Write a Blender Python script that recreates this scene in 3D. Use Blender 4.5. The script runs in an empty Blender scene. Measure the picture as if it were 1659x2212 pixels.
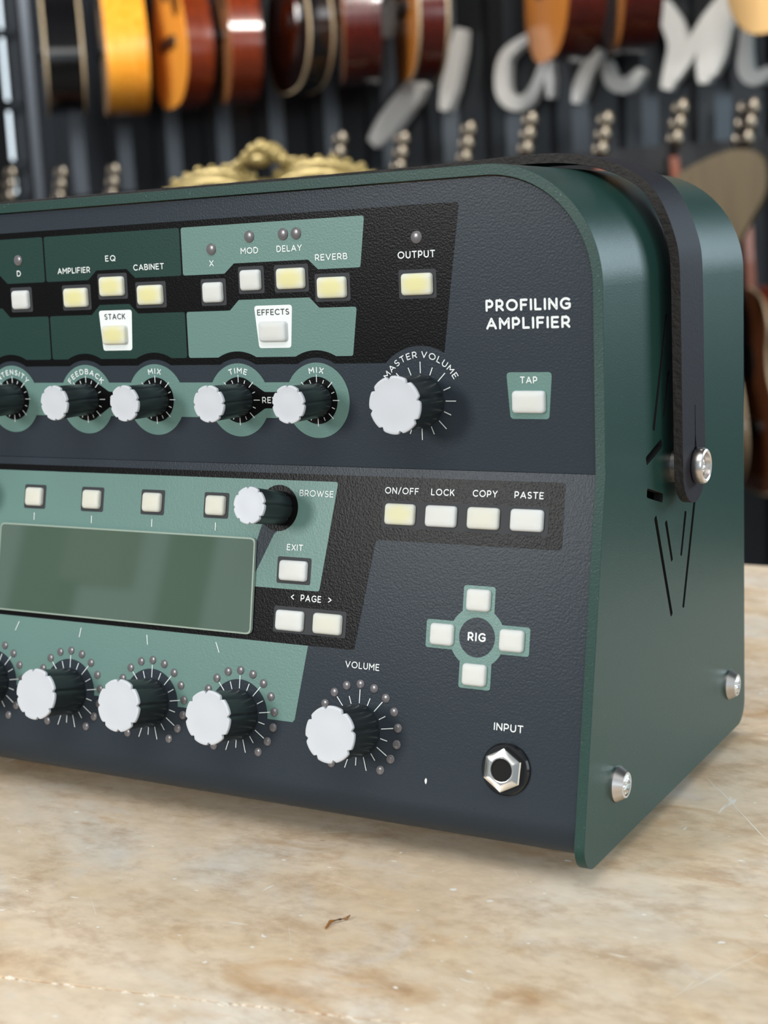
import bpy, bmesh, math, random
from mathutils import Matrix, Vector
from mathutils.geometry import tessellate_polygon
random.seed(7)
S = 0.001                      # all building below is in millimetres; table top is Z = -6
OZ = 0.766                     # height of Z = 0 above the floor, metres
sc = bpy.context.scene
col = sc.collection

# ---------------------------------------------------------------- camera, world, lights, exposure
cam = bpy.data.cameras.new('camera'); cam_o = bpy.data.objects.new('camera', cam); col.objects.link(cam_o)
RT = ((0.8659259, 0.4977450, -0.0492160), (0.0417947, -0.1700602, -0.9845470), (-0.4984230, 0.8504878, -0.1680627))
cam_o.matrix_world = Matrix(((RT[0][0], -RT[1][0], -RT[2][0], 0.160014), (RT[0][1], -RT[1][1], -RT[2][1], -0.402605),
                             (RT[0][2], -RT[1][2], -RT[2][2], 0.180345 + OZ), (0, 0, 0, 1)))
cam.sensor_fit = 'HORIZONTAL'; cam.sensor_width = 36.0
cam.lens = 3197.78 / 1659 * 36.0
cam.clip_start = 0.01; cam.clip_end = 200
cam.dof.use_dof = True; cam.dof.focus_distance = 0.475; cam.dof.aperture_fstop = 19.0
sc.camera = cam_o
sc.view_settings.view_transform = 'Standard'; sc.view_settings.look = 'None'
sc.view_settings.exposure = 0.0; sc.view_settings.gamma = 1.0; sc.view_settings.use_curve_mapping = False
sc.cycles.use_denoising = True

w = bpy.data.worlds.new('daylight'); sc.world = w; w.use_nodes = True
wn = w.node_tree; wn.nodes['Background'].inputs[0].default_value = (0.80, 0.92, 1.0, 1); wn.nodes['Background'].inputs[1].default_value = 0.42
# hazy sky, brightened at back left so the window strip shows white
_tc = wn.nodes.new('ShaderNodeTexCoord'); _dp = wn.nodes.new('ShaderNodeVectorMath'); _dp.operation = 'DOT_PRODUCT'; _dp.inputs[1].default_value = (-0.70, 0.70, 0.12)
_mr = wn.nodes.new('ShaderNodeMapRange'); _mr.inputs['From Min'].default_value = 0.80; _mr.inputs['From Max'].default_value = 0.98; _mr.inputs['To Min'].default_value = 0.42; _mr.inputs['To Max'].default_value = 2.2
wn.links.new(_tc.outputs['Generated'], _dp.inputs[0]); wn.links.new(_dp.outputs['Value'], _mr.inputs['Value']); wn.links.new(_mr.outputs['Result'], wn.nodes['Background'].inputs[1])

def area(name, loc, target, sx, sy, power, color):
    l = bpy.data.lights.new(name, 'AREA'); l.shape = 'RECTANGLE'; l.size = sx; l.size_y = sy; l.energy = power; l.color = color
    o = bpy.data.objects.new(name, l); col.objects.link(o); o.location = Vector(loc)
    o.rotation_euler = (Vector(target) - Vector(loc)).to_track_quat('-Z', 'Y').to_euler(); return o
area('shopfront_daylight', (-1.09, -2.05, OZ + 0.72), (-0.12, 0, OZ + 0.1), 0.42, 0.5, 30, (1.0, 0.99, 0.97))
area('doorway_daylight', (1.45, 2.3, OZ + 0.75), (0, 0.05, OZ + 0.15), 0.9, 0.9, 38, (0.72, 0.90, 1.0))
area('skylight', (0.3, -1.0, OZ + 2.1), (-0.05, -0.1, OZ), 2.0, 1.4, 28, (1.0, 0.97, 0.92))
area('right_fill', (2.3, -0.1, OZ + 0.8), (0, 0.05, OZ + 0.1), 1.2, 1.2, 14, (0.9, 0.97, 1.0))  # fill light added to brighten the right side of the case
area('front_right_fill', (1.6, -2.5, OZ + 1.0), (-1.8, 3.1, OZ + 0.4), 1.1, 1.6, 15, (0.82, 0.92, 1.0))  # unseen fill, added to bring out the corrugated wall ribs
area('letter_fill', (-0.35, 1.5, OZ + 2.1), (-1.2, 3.05, OZ + 0.55), 0.4, 0.3, 34, (1.0, 0.96, 0.9))  # added fill aimed at the white wall letters, no lamp there
area('wall_daylight', (-2.2, 0.9, OZ + 1.9), (-1.5, 2.9, OZ + 0.5), 1.5, 0.6, 88, (0.92, 0.95, 1.0))

# ---------------------------------------------------------------- materials
def mat(name, color, rough=0.5, metal=0.0, spec=0.5, coat=0.0, bump=None, emit=None):
    m = bpy.data.materials.new(name); m.use_nodes = True; nt = m.node_tree; b = nt.nodes['Principled BSDF']
    b.inputs['Base Color'].default_value = (*color, 1); b.inputs['Roughness'].default_value = rough
    b.inputs['Metallic'].default_value = metal; b.inputs['Specular IOR Level'].default_value = spec
    b.inputs['Coat Weight'].default_value = coat
    if emit: b.inputs['Emission Color'].default_value = (*emit[0], 1); b.inputs['Emission Strength'].default_value = emit[1]
    if bump:
        scale, strength, dist = bump
        tc = nt.nodes.new('ShaderNodeTexCoord'); n = nt.nodes.new('ShaderNodeTexNoise'); n.inputs['Scale'].default_value = scale
        n.inputs['Detail'].default_value = 2.0
        bp = nt.nodes.new('ShaderNodeBump'); bp.inputs['Strength'].default_value = strength; bp.inputs['Distance'].default_value = dist
        nt.links.new(tc.outputs['Object'], n.inputs['Vector']); nt.links.new(n.outputs['Fac'], bp.inputs['Height']); nt.links.new(bp.outputs['Normal'], b.inputs['Normal'])
    return m
def lin(r, g, b):
    f = lambda c: c / 12.92 if c <= 0.04045 else ((c + 0.055) / 1.055) ** 2.4
    return (f(r / 255), f(g / 255), f(b / 255))
def speckle(m, scale, lo, hi, c2):
    nt = m.node_tree; b = nt.nodes['Principled BSDF']; c1 = b.inputs['Base Color'].default_value[:]
    tc = nt.nodes.new('ShaderNodeTexCoord'); n = nt.nodes.new('ShaderNodeTexNoise'); n.inputs['Scale'].default_value = scale; n.inputs['Detail'].default_value = 1
    r = nt.nodes.new('ShaderNodeValToRGB'); r.color_ramp.elements[0].position = lo; r.color_ramp.elements[1].position = hi
    r.color_ramp.elements[0].color = c1; r.color_ramp.elements[1].color = (*c2, 1)
    nt.links.new(tc.outputs['Object'], n.inputs['Vector']); nt.links.new(n.outputs['Fac'], r.inputs['Fac']); nt.links.new(r.outputs['Color'], b.inputs['Base Color'])

M = {}
PB = (1500, 0.33, 0.0002)
M['case'] = mat('green_powder_coat', lin(31, 61, 55), 0.38, spec=0.22, bump=(1800, 0.25, 0.0002)); speckle(M['case'], 1300, 0.72, 0.80, lin(78, 104, 97))
M['panel'] = mat('charcoal_paint', lin(49, 56, 63), 0.27, spec=0.07, bump=PB)
M['black'] = mat('black_print', lin(16, 16, 17), 0.25, spec=0.06, bump=PB)
M['dgreen'] = mat('dark_green_print', lin(38, 62, 57), 0.32, spec=0.08, bump=PB)
M['lgreen'] = mat('sage_green_print', lin(101, 132, 125), 0.3, spec=0.14, bump=PB)
M['bezel'] = mat('grey_print', lin(54, 56, 59), 0.5, spec=.15)
M['white'] = mat('white_print', lin(226, 232, 230), 0.5)
M['ink'] = mat('black_lettering', lin(28, 30, 32), 0.5)
M['knob'] = mat('knob_black_plastic', lin(38, 45, 47), 0.33)
M['cap'] = mat('white_cap_plastic', lin(192, 196, 202), 0.42, spec=.35)
M['led'] = mat('smoked_lens', lin(98, 95, 97), 0.25, coat=0.1)
M['chrome'] = mat('chrome', lin(225, 222, 216), 0.12, 1.0)
M['steel'] = mat('brushed_steel', lin(212, 206, 202), 0.3, 1.0)
M['bright'] = mat('machined_socket', lin(225, 228, 230), 0.25, 1.0, bump=(900, 0.8, 0.001))
M['gblack'] = mat('gloss_black', lin(22, 22, 24), 0.12)
M['void'] = mat('interior_shade_black', (0.002, 0.002, 0.002), 0.9)  # also stands in for shade on slot walls and in the plug hole
M['rubber'] = mat('rubber', lin(25, 25, 25), 0.8)
M['strap'] = mat('black_leather', lin(36, 35, 42), 0.58, spec=.1, bump=(900, 0.3, 0.0003))
M['suede'] = mat('raw_leather_edge', lin(46, 43, 41), 0.9, bump=(500, 1.0, 0.001))
M['lcd'] = mat('green_grey_display', lin(77, 96, 83), 0.05, coat=1.0); M['lcd'].node_tree.nodes['Principled BSDF'].inputs['Coat IOR'].default_value = 1.8
M['gasket'] = mat('display_rim', lin(150, 165, 152), 0.15)

def button_mat(name, edge, mid):
    m = mat(name, edge, 0.5, spec=0.4); nt = m.node_tree; b = nt.nodes['Principled BSDF']
    tc = nt.nodes.new('ShaderNodeTexCoord'); mp = nt.nodes.new('ShaderNodeMapping'); mp.inputs['Scale'].default_value = (150, 230, 0)
    g = nt.nodes.new('ShaderNodeTexGradient'); g.gradient_type = 'SPHERICAL'
    r = nt.nodes.new('ShaderNodeValToRGB'); r.color_ramp.elements[0].color = (*edge, 1); r.color_ramp.elements[1].color = (*mid, 1)
    r.color_ramp.elements[0].position = 0.05; r.color_ramp.elements[1].position = 0.6
    nt.links.new(tc.outputs['Object'], mp.inputs['Vector']); nt.links.new(mp.outputs['Vector'], g.inputs['Vector'])
    nt.links.new(g.outputs['Fac'], r.inputs['Fac']); nt.links.new(r.outputs['Color'], b.inputs['Base Color'])
    b.inputs['Subsurface Weight'].default_value = 0.15; b.inputs['Subsurface Radius'].default_value = (0.002, 0.002, 0.002)
    return m
M['btn'] = button_mat('milky_button', lin(207, 210, 210), lin(207, 208, 202))
M['btn_cream'] = button_mat('milky_button_cream', lin(204, 206, 199), lin(207, 205, 191))
M['btn_yellow'] = button_mat('milky_button_yellow', lin(212, 213, 201), lin(216, 210, 152))

M['btn_mild'] = button_mat('milky_button_pale_yellow', lin(208, 210, 200), lin(212, 208, 168))
# marble
def marble():
    m = mat('beige_marble', lin(205, 190, 168), 0.28, spec=0.4); nt = m.node_tree; b = nt.nodes['Principled BSDF']; L = nt.links.new
    tc = nt.nodes.new('ShaderNodeTexCoord')
    mp = nt.nodes.new('ShaderNodeMapping'); mp.inputs['Rotation'].default_value = (0, 0, 0.5); mp.inputs['Scale'].default_value = (1, 1.5, 1)
    L(tc.outputs['Object'], mp.inputs['Vector'])
    def noise(scale, detail, rough, dist=0.0, vec=mp.outputs['Vector']):
        n = nt.nodes.new('ShaderNodeTexNoise'); n.inputs['Scale'].default_value = scale; n.inputs['Detail'].default_value = detail
        n.inputs['Roughness'].default_value = rough; n.inputs['Distortion'].default_value = dist; L(vec, n.inputs['Vector']); return n.outputs['Fac']
    def ramp(fac, stops):
        r = nt.nodes.new('ShaderNodeValToRGB'); e = r.color_ramp.elements
        while len(e) < len(stops): e.new(0.5)
        for k, (p, c) in enumerate(stops): e[k].position = p; e[k].color = (*c, 1)
        L(fac, r.inputs['Fac']); return r.outputs['Color']
    def mix(fac, a, bb, mode='MIX'):
        x = nt.nodes.new('ShaderNodeMix'); x.data_type = 'RGBA'; x.blend_type = mode
        if isinstance(fac, float): x.inputs[0].default_value = fac
        else: L(fac, x.inputs[0])
        for s, v in ((6, a), (7, bb)):
            if isinstance(v, tuple): x.inputs[s].default_value = (*v, 1)
            else: L(v, x.inputs[s])
        return x.outputs[2]
    base = ramp(noise(9, 6, 0.55, 0.6), [(0.28, lin(218, 186, 148)), (0.42, lin(228, 205, 174)), (0.54, lin(232, 214, 190)), (0.70, lin(222, 215, 204))])
    patch = ramp(noise(26, 5, 0.6, 1.2), [(0.55, (0, 0, 0)), (0.74, (.9, .9, .9))])
    base = mix(patch, base, lin(204, 166, 122))
    pale = ramp(noise(17, 6, 0.65, 0.9), [(0.56, (0, 0, 0)), (0.72, (.8, .8, .8))])
    base = mix(pale, base, lin(226, 217, 206))
    vein = ramp(noise(5, 8, 0.6, 2.5), [(0.44, (0, 0, 0)), (0.5, (.35, .35, .35)), (0.56, (0, 0, 0))])
    base = mix(vein, base, lin(206, 184, 154))
    mott = ramp(noise(40, 6, 0.7), [(0.3, lin(226, 212, 198)), (0.5, lin(252, 250, 248)), (0.7, lin(255, 255, 255))])
    base = mix(.9, base, mott, 'MULTIPLY')
    fine = ramp(noise(160, 3, 0.6), [(0.3, (0.94, 0.94, 0.94)), (0.7, (1.05, 1.05, 1.05))])
    base = mix(1.0, base, fine, 'MULTIPLY')
    # fine pale scratches and flecks
    mp2 = nt.nodes.new('ShaderNodeMapping'); mp2.inputs['Scale'].default_value = (14, 90, 1); mp2.inputs['Rotation'].default_value = (0, 0, -0.6); L(tc.outputs['Object'], mp2.inputs['Vector'])
    s1 = ramp(noise(3.0, 2, 0.5, 0.4, mp2.outputs['Vector']), [(0.735, (0, 0, 0)), (0.77, (1, 1, 1))])
    base = mix(s1, base, lin(240, 233, 222))
    mp3 = nt.nodes.new('ShaderNodeMapping'); mp3.inputs['Scale'].default_value = (80, 12, 1); mp3.inputs['Rotation'].default_value = (0, 0, -0.9); L(tc.outputs['Object'], mp3.inputs['Vector'])
    s2 = ramp(noise(3.0, 2, 0.5, 0.4, mp3.outputs['Vector']), [(0.745, (0, 0, 0)), (0.78, (1, 1, 1))])
    base = mix(s2, base, lin(238, 230, 220))
    sp = ramp(noise(220, 1, 0.5), [(0.755, (0, 0, 0)), (0.785, (1, 1, 1))]); base = mix(sp, base, lin(244, 240, 232))
    dk = ramp(noise(60, 2, 0.5), [(0.80, (0, 0, 0)), (0.82, (1, 1, 1))]); base = mix(dk, base, lin(120, 95, 66))
    L(base, b.inputs['Base Color'])
    rg = nt.nodes.new('ShaderNodeMapRange'); L(noise(70, 4, 0.6), rg.inputs['Value']); rg.inputs['To Min'].default_value = 0.25; rg.inputs['To Max'].default_value = 0.5
    L(rg.outputs['Result'], b.inputs['Roughness'])
    return m
M['marble'] = marble()
M['marble_edge'] = mat('chipped_marble', lin(236, 224, 204), 0.7, bump=(300, 1.0, 0.002))

# ---------------------------------------------------------------- object helpers
def link(o, parent=None):
    col.objects.link(o)
    if parent is not None: o.parent = parent
    return o
def empty(name, loc, rz=0.0, parent=None):
    o = bpy.data.objects.new(name, None); o.empty_display_size = 0.02; o.location = Vector(loc); o.rotation_euler = (0, 0, rz); return link(o, parent)
def tag(o, label=None, cat=None, group=None, kind=None):
    for k, v in (('label', label), ('category', cat), ('group', group), ('kind', kind)):
        if v: o[k] = v
    return o
class MB:
    """collects vertices (mm) and faces with material slots; build() links them as one mesh object"""
    def __init__(s): s.v = []; s.f = []; s.m = []; s.mats = []
    def slot(s, m):
        m = M[m] if isinstance(m, str) else m
        if m not in s.mats: s.mats.append(m)
        return s.mats.index(m)
    def add(s, verts, faces, m):
        o = len(s.v); k = s.slot(m); s.v += [tuple(v) for v in verts]
        for f in faces: s.f.append([i + o for i in f]); s.m.append(k)
    def poly(s, pts, z, m):                                  # flat polygon at height z
        P = [Vector((x, y, 0)) for x, y in pts]
        s.add([(x, y, z) for x, y in pts], [_up(t, P) for t in tessellate_polygon([P])], m)
    def prism(s, pts, z0, z1, m, holes=(), mside=None, axis=None, mhole=None):
        T = axis or (lambda x, y, z: (x, y, z))
        loops = [list(pts)] + [list(h) for h in holes]
        flat = [q for l in loops for q in l]; P = [Vector((x, y, 0)) for x, y in flat]
        tris = [_up(t, P) for t in tessellate_polygon([[Vector((x, y, 0)) for x, y in l] for l in loops])]
        n = len(flat)
        s.add([T(x, y, z1) for x, y in flat] + [T(x, y, z0) for x, y in flat], tris + [tuple(n + i for i in reversed(t)) for t in tris], m)
        o = 0
        for li, l in enumerate(loops):
            fs = []; k = len(l); ar = sum(l[i][0] * l[(i + 1) % k][1] - l[(i + 1) % k][0] * l[i][1] for i in range(k))
            for i in range(k):
                a, b = o + i, o + (i + 1) % k; q = (n + a, n + b, b, a)
                if (ar > 0) != (li == 0): q = q[::-1]
                fs.append(q)
            o += k
            s.add([T(x, y, z1) for x, y in flat] + [T(x, y, z0) for x, y in flat], fs, (mhole if li and mhole else mside) or m)
    def box(s, a, b, m):
        (x0, y0, z0), (x1, y1, z1) = a, b
        s.prism([(x0, y0), (x1, y0), (x1, y1), (x0, y1)], z0, z1, m)
    def lathe(s, prof, m, n=32, rf=None, c=(0, 0), cap0=True, cap1=True, T=None):
        """prof: (r, z) from bottom to top; rf(theta) scales the radius"""
        T = T or (lambda x, y, z: (x, y, z))
        vs = []; fs = []
        for r, z in prof:
            for i in range(n):
                t = 2 * math.pi * i / n; q = r * (rf(t) if rf else 1); vs.append(T(c[0] + q * math.cos(t), c[1] + q * math.sin(t), z))
        for k in range(len(prof) - 1):
            for i in range(n):
                j = (i + 1) % n; fs.append((k * n + i, k * n + j, (k + 1) * n + j, (k + 1) * n + i))
        if cap0: fs.append(tuple(reversed(range(n))))
        if cap1: fs.append(tuple(range((len(prof) - 1) * n, len(prof) * n)))
        s.add(vs, fs, m)
    def tube(s, path, r, m, n=10, ry=None):
        P = [Vector(p) for p in path]; vs = []; fs = []
        rr = r if isinstance(r, (list, tuple)) else [r] * len(P)
        up = Vector((0, 1, 0))
        for i, p in enumerate(P):
            d = (P[min(i + 1, len(P) - 1)] - P[max(i - 1, 0)]).normalized()
            u = up if abs(d.dot(up)) < 0.95 else Vector((1, 0, 0))
            a = d.cross(u).normalized(); b = a.cross(d)
            for k in range(n):
                t = 2 * math.pi * k / n; vs.append(p + a * math.cos(t) * rr[i] + b * math.sin(t) * (ry or rr[i]))
        for i in range(len(P) - 1):
            for k in range(n):
                j = (k + 1) % n; fs.append((i * n + k, i * n + j, (i + 1) * n + j, (i + 1) * n + k))
        fs.append(tuple(reversed(range(n)))); fs.append(tuple(range((len(P) - 1) * n, len(P) * n)))
        s.add(vs, fs, m)
    def ball(s, c, r, m, n=12, sq=(1, 1, 1)):
        vs = []; fs = []; h = n // 2
        for i in range(1, h):
            t = math.pi * i / h
            for k in range(n):
                q = 2 * math.pi * k / n; vs.append((c[0] + r * sq[0] * math.sin(t) * math.cos(q), c[1] + r * sq[1] * math.sin(t) * math.sin(q), c[2] + r * sq[2] * math.cos(t)))
        vs += [(c[0], c[1], c[2] + r * sq[2]), (c[0], c[1], c[2] - r * sq[2])]
        for i in range(h - 2):
            for k in range(n):
                j = (k + 1) % n; fs.append((i * n + k, (i + 1) * n + k, (i + 1) * n + j, i * n + j))
        T_, B_ = len(vs) - 2, len(vs) - 1
        for k in range(n):
            j = (k + 1) % n; fs.append((T_, k, j)); fs.append((B_, (h - 2) * n + j, (h - 2) * n + k))
        s.add(vs, fs, m)
    def build(s, name, parent=None, smooth=35, bevel=None, merge=True, org=(0, 0, 0)):
        me = bpy.data.meshes.new(name)
        me.from_pydata([((x - org[0]) * S, (y - org[1]) * S, (z - org[2]) * S) for x, y, z in s.v], [], s.f)
        for m in s.mats: me.materials.append(m)
        me.polygons.foreach_set('material_index', s.m)
        if merge:
            bm = bmesh.new(); bm.from_mesh(me); bmesh.ops.remove_doubles(bm, verts=bm.verts, dist=2e-6); bm.to_mesh(me); bm.free()
        if smooth:
            me.polygons.foreach_set('use_smooth', [True] * len(me.polygons)); me.set_sharp_from_angle(angle=math.radians(smooth))
        me.update()
        o = bpy.data.objects.new(name, me); link(o, parent)
        if bevel:
            b = o.modifiers.new('edge', 'BEVEL'); b.width = bevel[0] * S; b.segments = bevel[1]; b.limit_method = 'ANGLE'; b.angle_limit = math.radians(40); b.harden_normals = True
        return o
def _up(t, P):
    a, b, c = (P[i] for i in t)
    return tuple(t) if (b - a).cross(c - a).z > 0 else tuple(reversed(t))
def copy_thing(o, parent=None):
    c = o.copy(); col.objects.link(c)
    if parent is not None: c.parent = parent
    for ch in list(o.children): copy_thing(ch, c)
    return c
def circ(cx, cy, r, n=64, a0=0, a1=360, ry=None):
    full = abs(a1 - a0) >= 360
    return [(cx + r * math.cos(math.radians(a0 + (a1 - a0) * i / (n if full else n - 1))), cy + (ry or r) * math.sin(math.radians(a0 + (a1 - a0) * i / (n if full else n - 1)))) for i in range(n)]
def rounded(pts, r, n=5):
    out = []; k = len(pts)
    for i in range(k):
        p, a, b = Vector(pts[i]), Vector(pts[i - 1]), Vector(pts[(i + 1) % k])
        u, v = (a - p), (b - p); rr = min(r, u.length * .45, v.length * .45); u.normalize(); v.normalize()
        ang = u.angle(v)
        if ang > math.radians(175) or rr < 1e-4: out.append(tuple(p)); continue
        d = min(rr / math.tan(ang / 2), u.length * 1e9); d = min(d, (a - p).length * .45, (b - p).length * .45)
        q0, q1 = p + u * d, p + v * d
        for j in range(n + 1):
            t = j / n; q = q0 * (1 - t) ** 2 + p * 2 * t * (1 - t) + q1 * t * t; out.append(tuple(q))
    return out
def rect(x0, y0, x1, y1, r=0.0): 
    p = [(x0, y0), (x1, y0), (x1, y1), (x0, y1)]
    return rounded(p, r) if r else p

# ---------------------------------------------------------------- stroke lettering (geometric sans, cap height 1)
def arc(cx, cy, rx, ry, a0, a1, n=14): return [(cx + rx * math.cos(math.radians(a0 + (a1 - a0) * i / n)), cy + ry * math.sin(math.radians(a0 + (a1 - a0) * i / n))) for i in range(n + 1)]
G = {
 'A': (.86, [[(0, 0), (.43, 1), (.86, 0)], [(.14, .3), (.72, .3)]]),
 'B': (.64, [[(0, 0), (0, 1), (.36, 1)] + arc(.36, .76, .22, .24, 90, -90) + [(0, .52)], [(.3, .52)] + arc(.38, .26, .26, .26, 90, -90) + [(0, 0)]]),
 'C': (.82, [arc(.49, .5, .49, .5, 48, 312, 22)]),
 'D': (.78, [[(0, 0), (0, 1), (.3, 1)] + arc(.3, .5, .48, .5, 90, -90) + [(0, 0)]]),
 'E': (.56, [[(.56, 0), (0, 0), (0, 1), (.56, 1)], [(0, .51), (.48, .51)]]),
 'F': (.56, [[(0, 0), (0, 1), (.56, 1)], [(0, .49), (.48, .49)]]),
 'G': (.86, [arc(.49, .5, .49, .5, 50, 318, 22) + [(.86, .2), (.86, .47), (.52, .47)]]),
 'I': (.0, [[(0, 0), (0, 1)]]),
 'K': (.66, [[(0, 0), (0, 1)], [(.62, 1), (0, .34)], [(.24, .6), (.66, 0)]]),
 'L': (.52, [[(0, 1), (0, 0), (.52, 0)]]),
 'M': (.86, [[(0, 0), (0, 1), (.43, .38), (.86, 1), (.86, 0)]]),
 'N': (.72, [[(0, 0), (0, 1), (.72, 0), (.72, 1)]]),
 'O': (1.0, [arc(.5, .5, .5, .5, 0, 360, 30)]),
 'P': (.6, [[(0, 0), (0, 1), (.3, 1)] + arc(.3, .68, .3, .32, 90, -90) + [(0, .36)]]),
 'Q': (1.0, [arc(.5, .5, .5, .5, 0, 360, 30), [(.6, .3), (.96, -.05)]]),
 'R': (.64, [[(0, 0), (0, 1), (.32, 1)] + arc(.32, .69, .29, .31, 90, -90) + [(0, .38)], [(.32, .38), (.64, 0)]]),
 'S': (.58, [arc(.29, .745, .27, .255, 42, 270, 12) + arc(.29, .245, .29, .245, 90, -142, 12)[1:]]),
 'T': (.68, [[(0, 1), (.68, 1)], [(.34, 1), (.34, 0)]]),
 'U': (.68, [[(0, 1), (0, .34)] + arc(.34, .34, .34, .34, 180, 360) + [(.68, 1)]]),
 'V': (.82, [[(0, 1), (.41, 0), (.82, 1)]]),
 'W': (1.2, [[(0, 1), (.32, 0), (.6, .95), (.88, 0), (1.2, 1)]]),
 'X': (.7, [[(0, 0), (.7, 1)], [(0, 1), (.7, 0)]]),
 'Y': (.74, [[(0, 1), (.37, .45), (.74, 1)], [(.37, .45), (.37, 0)]]),
 '/': (.42, [[(0, -.1), (.42, 1.1)]]), '<': (.45, [[(.45, .88), (0, .5), (.45, .12)]]), '>': (.45, [[(0, .88), (.45, .5), (0, .12)]]),
}
def stroke(mb, pts, sw, z, m, xf=lambda x, y: (x, y)):
    h = sw / 2; P = [Vector(p) for p in pts]
    closed = (P[0] - P[-1]).length < 1e-6
    def nrm(a, b): d = (b - a).normalized(); return Vector((-d.y, d.x))
    runs = [[P[0]]]
    discs = [] if closed else [P[0], P[-1]]
    for i in range(1, len(P)):
        runs[-1].append(P[i])
        if i < len(P) - 1 and (P[i] - P[i - 1]).angle(P[i + 1] - P[i], 0) > math.radians(38): discs.append(P[i]); runs.append([P[i]])
    for run in runs:
        vs = []; n = len(run)
        for i, p in enumerate(run):
            a = nrm(run[i - 1], p) if i else None; b = nrm(p, run[i + 1]) if i < n - 1 else None
            if closed and len(runs) == 1 and i in (0, n - 1): a = nrm(run[-2], run[-1]); b = nrm(run[0], run[1])
            q = (a + b).normalized() if a and b else (a or b)
            k = h / max(.5, q.dot(a or b)); vs += [xf(*(p + q * k)), xf(*(p - q * k))]
        mb.add([(x, y, z) for x, y in vs], [(2 * i, 2 * i + 1, 2 * i + 3, 2 * i + 2) for i in range(n - 1)], m)
    for i, d in enumerate(discs):
        c = [xf(d.x + h * math.cos(k * math.pi / 5), d.y + h * math.sin(k * math.pi / 5)) for k in range(10)]
        mb.add([(x, y, z + .004) for x, y in c], [tuple(range(10))], m)
def text(mb, s, cx, cy, width, cap, z, m='white', weight=.155, curve=None):
    """centred on (cx, cy); curve = (x, y, r): set on an arc of that radius (cx = start angle offset)"""
    sw = cap * weight; hh = cap - sw; gap = sw + .2 * cap; sp = .3 * cap
    wn = sum(G[c][0] for c in s if c != ' ') * hh; ng = sum(1 for c in s if c != ' ') - 1; ns = s.count(' ')
    fixed = sw + ng * gap + ns * sp
    kx = (width - fixed) / wn if wn else 1
    if wn and not .8 < kx < 1.2:
        kx = max(.8, min(1.2, kx)); gap += (width - fixed - wn * kx) / max(1, ng + ns); sp += (width - fixed - wn * kx) / max(1, ng + ns) if ns else 0
    x = -(sw + wn * kx + ng * gap + ns * sp) / 2 + sw / 2
    if not wn: x = 0
    for c in s:
        if c == ' ': x += sp; continue
        gw, strokes = G[c]
        for st in strokes:
            if curve:
                px, py, r = curve
                mid = x + gw * hh * kx / 2; th = mid / r
                def xf(u, v, th=th, mid=mid): 
                    dx = u - mid; rr = r + v
                    return (px + rr * math.sin(th) + dx * math.cos(th), py + rr * math.cos(th) - dx * math.sin(th))
            else: xf = lambda u, v: (cx + u, cy + v)
            stroke(mb, [(x + a * hh * kx, -hh / 2 + b * hh) for a, b in st], sw, z, m, xf)
        x += gw * hh * kx + gap
def line(mb, x0, y0, x1, y1, wd, z, m='white'):
    d = Vector((x1 - x0, y1 - y0)).normalized() * wd / 2
    mb.add([(x0 - d.y, y0 + d.x, z), (x0 + d.y, y0 - d.x, z), (x1 + d.y, y1 - d.x, z), (x1 - d.y, y1 + d.x, z)], [(0, 1, 2, 3)], m)

# ================================================================ the room
def wpt(x, y, z): return (x * S, y * S, z * S + OZ)
M['sheet'] = mat('dark_corrugated_sheet', lin(76, 79, 83), 0.3, 0.75)
M['floor'] = mat('dark_concrete', lin(58, 52, 46), 0.6, bump=(8, .3, .01)); speckle(M['floor'], 6, .4, .6, lin(70, 62, 54))
M['dark'] = mat('dark_paint', lin(24, 24, 26), 0.7)
M['blackmetal'] = mat('black_metal', lin(18, 18, 19), 0.45)
FZ = -766
mb = MB(); mb.box((-5600, -3600, FZ - 40), (2600, 5200, FZ), 'floor'); o = mb.build('floor'); o.location.z = OZ; tag(o, 'dark concrete floor', kind='structure')
mb = MB(); mb.box((-3100, 100, 2300), (2600, 3200, 2340), 'dark'); o = mb.build('ceiling'); o.location.z = OZ; tag(o, 'dark ceiling', kind='structure')
mb = MB()                                                    # corrugated metal wall: one folded sheet
prof = []; per = 178.8; x0 = -2203 - 20 * per
while x0 < 2600:
    if x0 > -3270: prof += [(x0 - 20, 3078), (x0 + 20, 3078), (x0 + 52, 3104), (x0 + per - 52, 3104)]
    x0 += per
vs = []; fs = []
for px_, py_ in prof: vs += [(px_, py_, FZ), (px_, py_, 2300), (px_, py_ + 14, 2300), (px_, py_ + 14, FZ)]
for i in range(len(prof) - 1):
    a, b = 4 * i, 4 * i + 4
    fs += [(a, b, b + 1, a + 1), (a + 1, b + 1, b + 2, a + 2), (a + 3, a + 2, b + 2, b + 3)]
mb.add(vs, fs, 'sheet'); o = mb.build('wall_back', smooth=0); o.location.z = OZ; tag(o, 'dark corrugated metal wall', kind='structure')

# left wall with the tall glazed strip
WX = -3060
mb = MB()
for (y0, y1, z0, z1) in ((300, 2990, FZ, 2300), (3068, 3078, FZ, 2300), (2990, 3068, FZ, -300), (2990, 3068, 1700, 2300)):
    mb.box((WX - 60, y0, z0), (WX, y1, z1), 'dark')
o = mb.build('wall_left'); o.location.z = OZ; tag(o, 'dark side wall beside the bright window strip', kind='structure')

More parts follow.
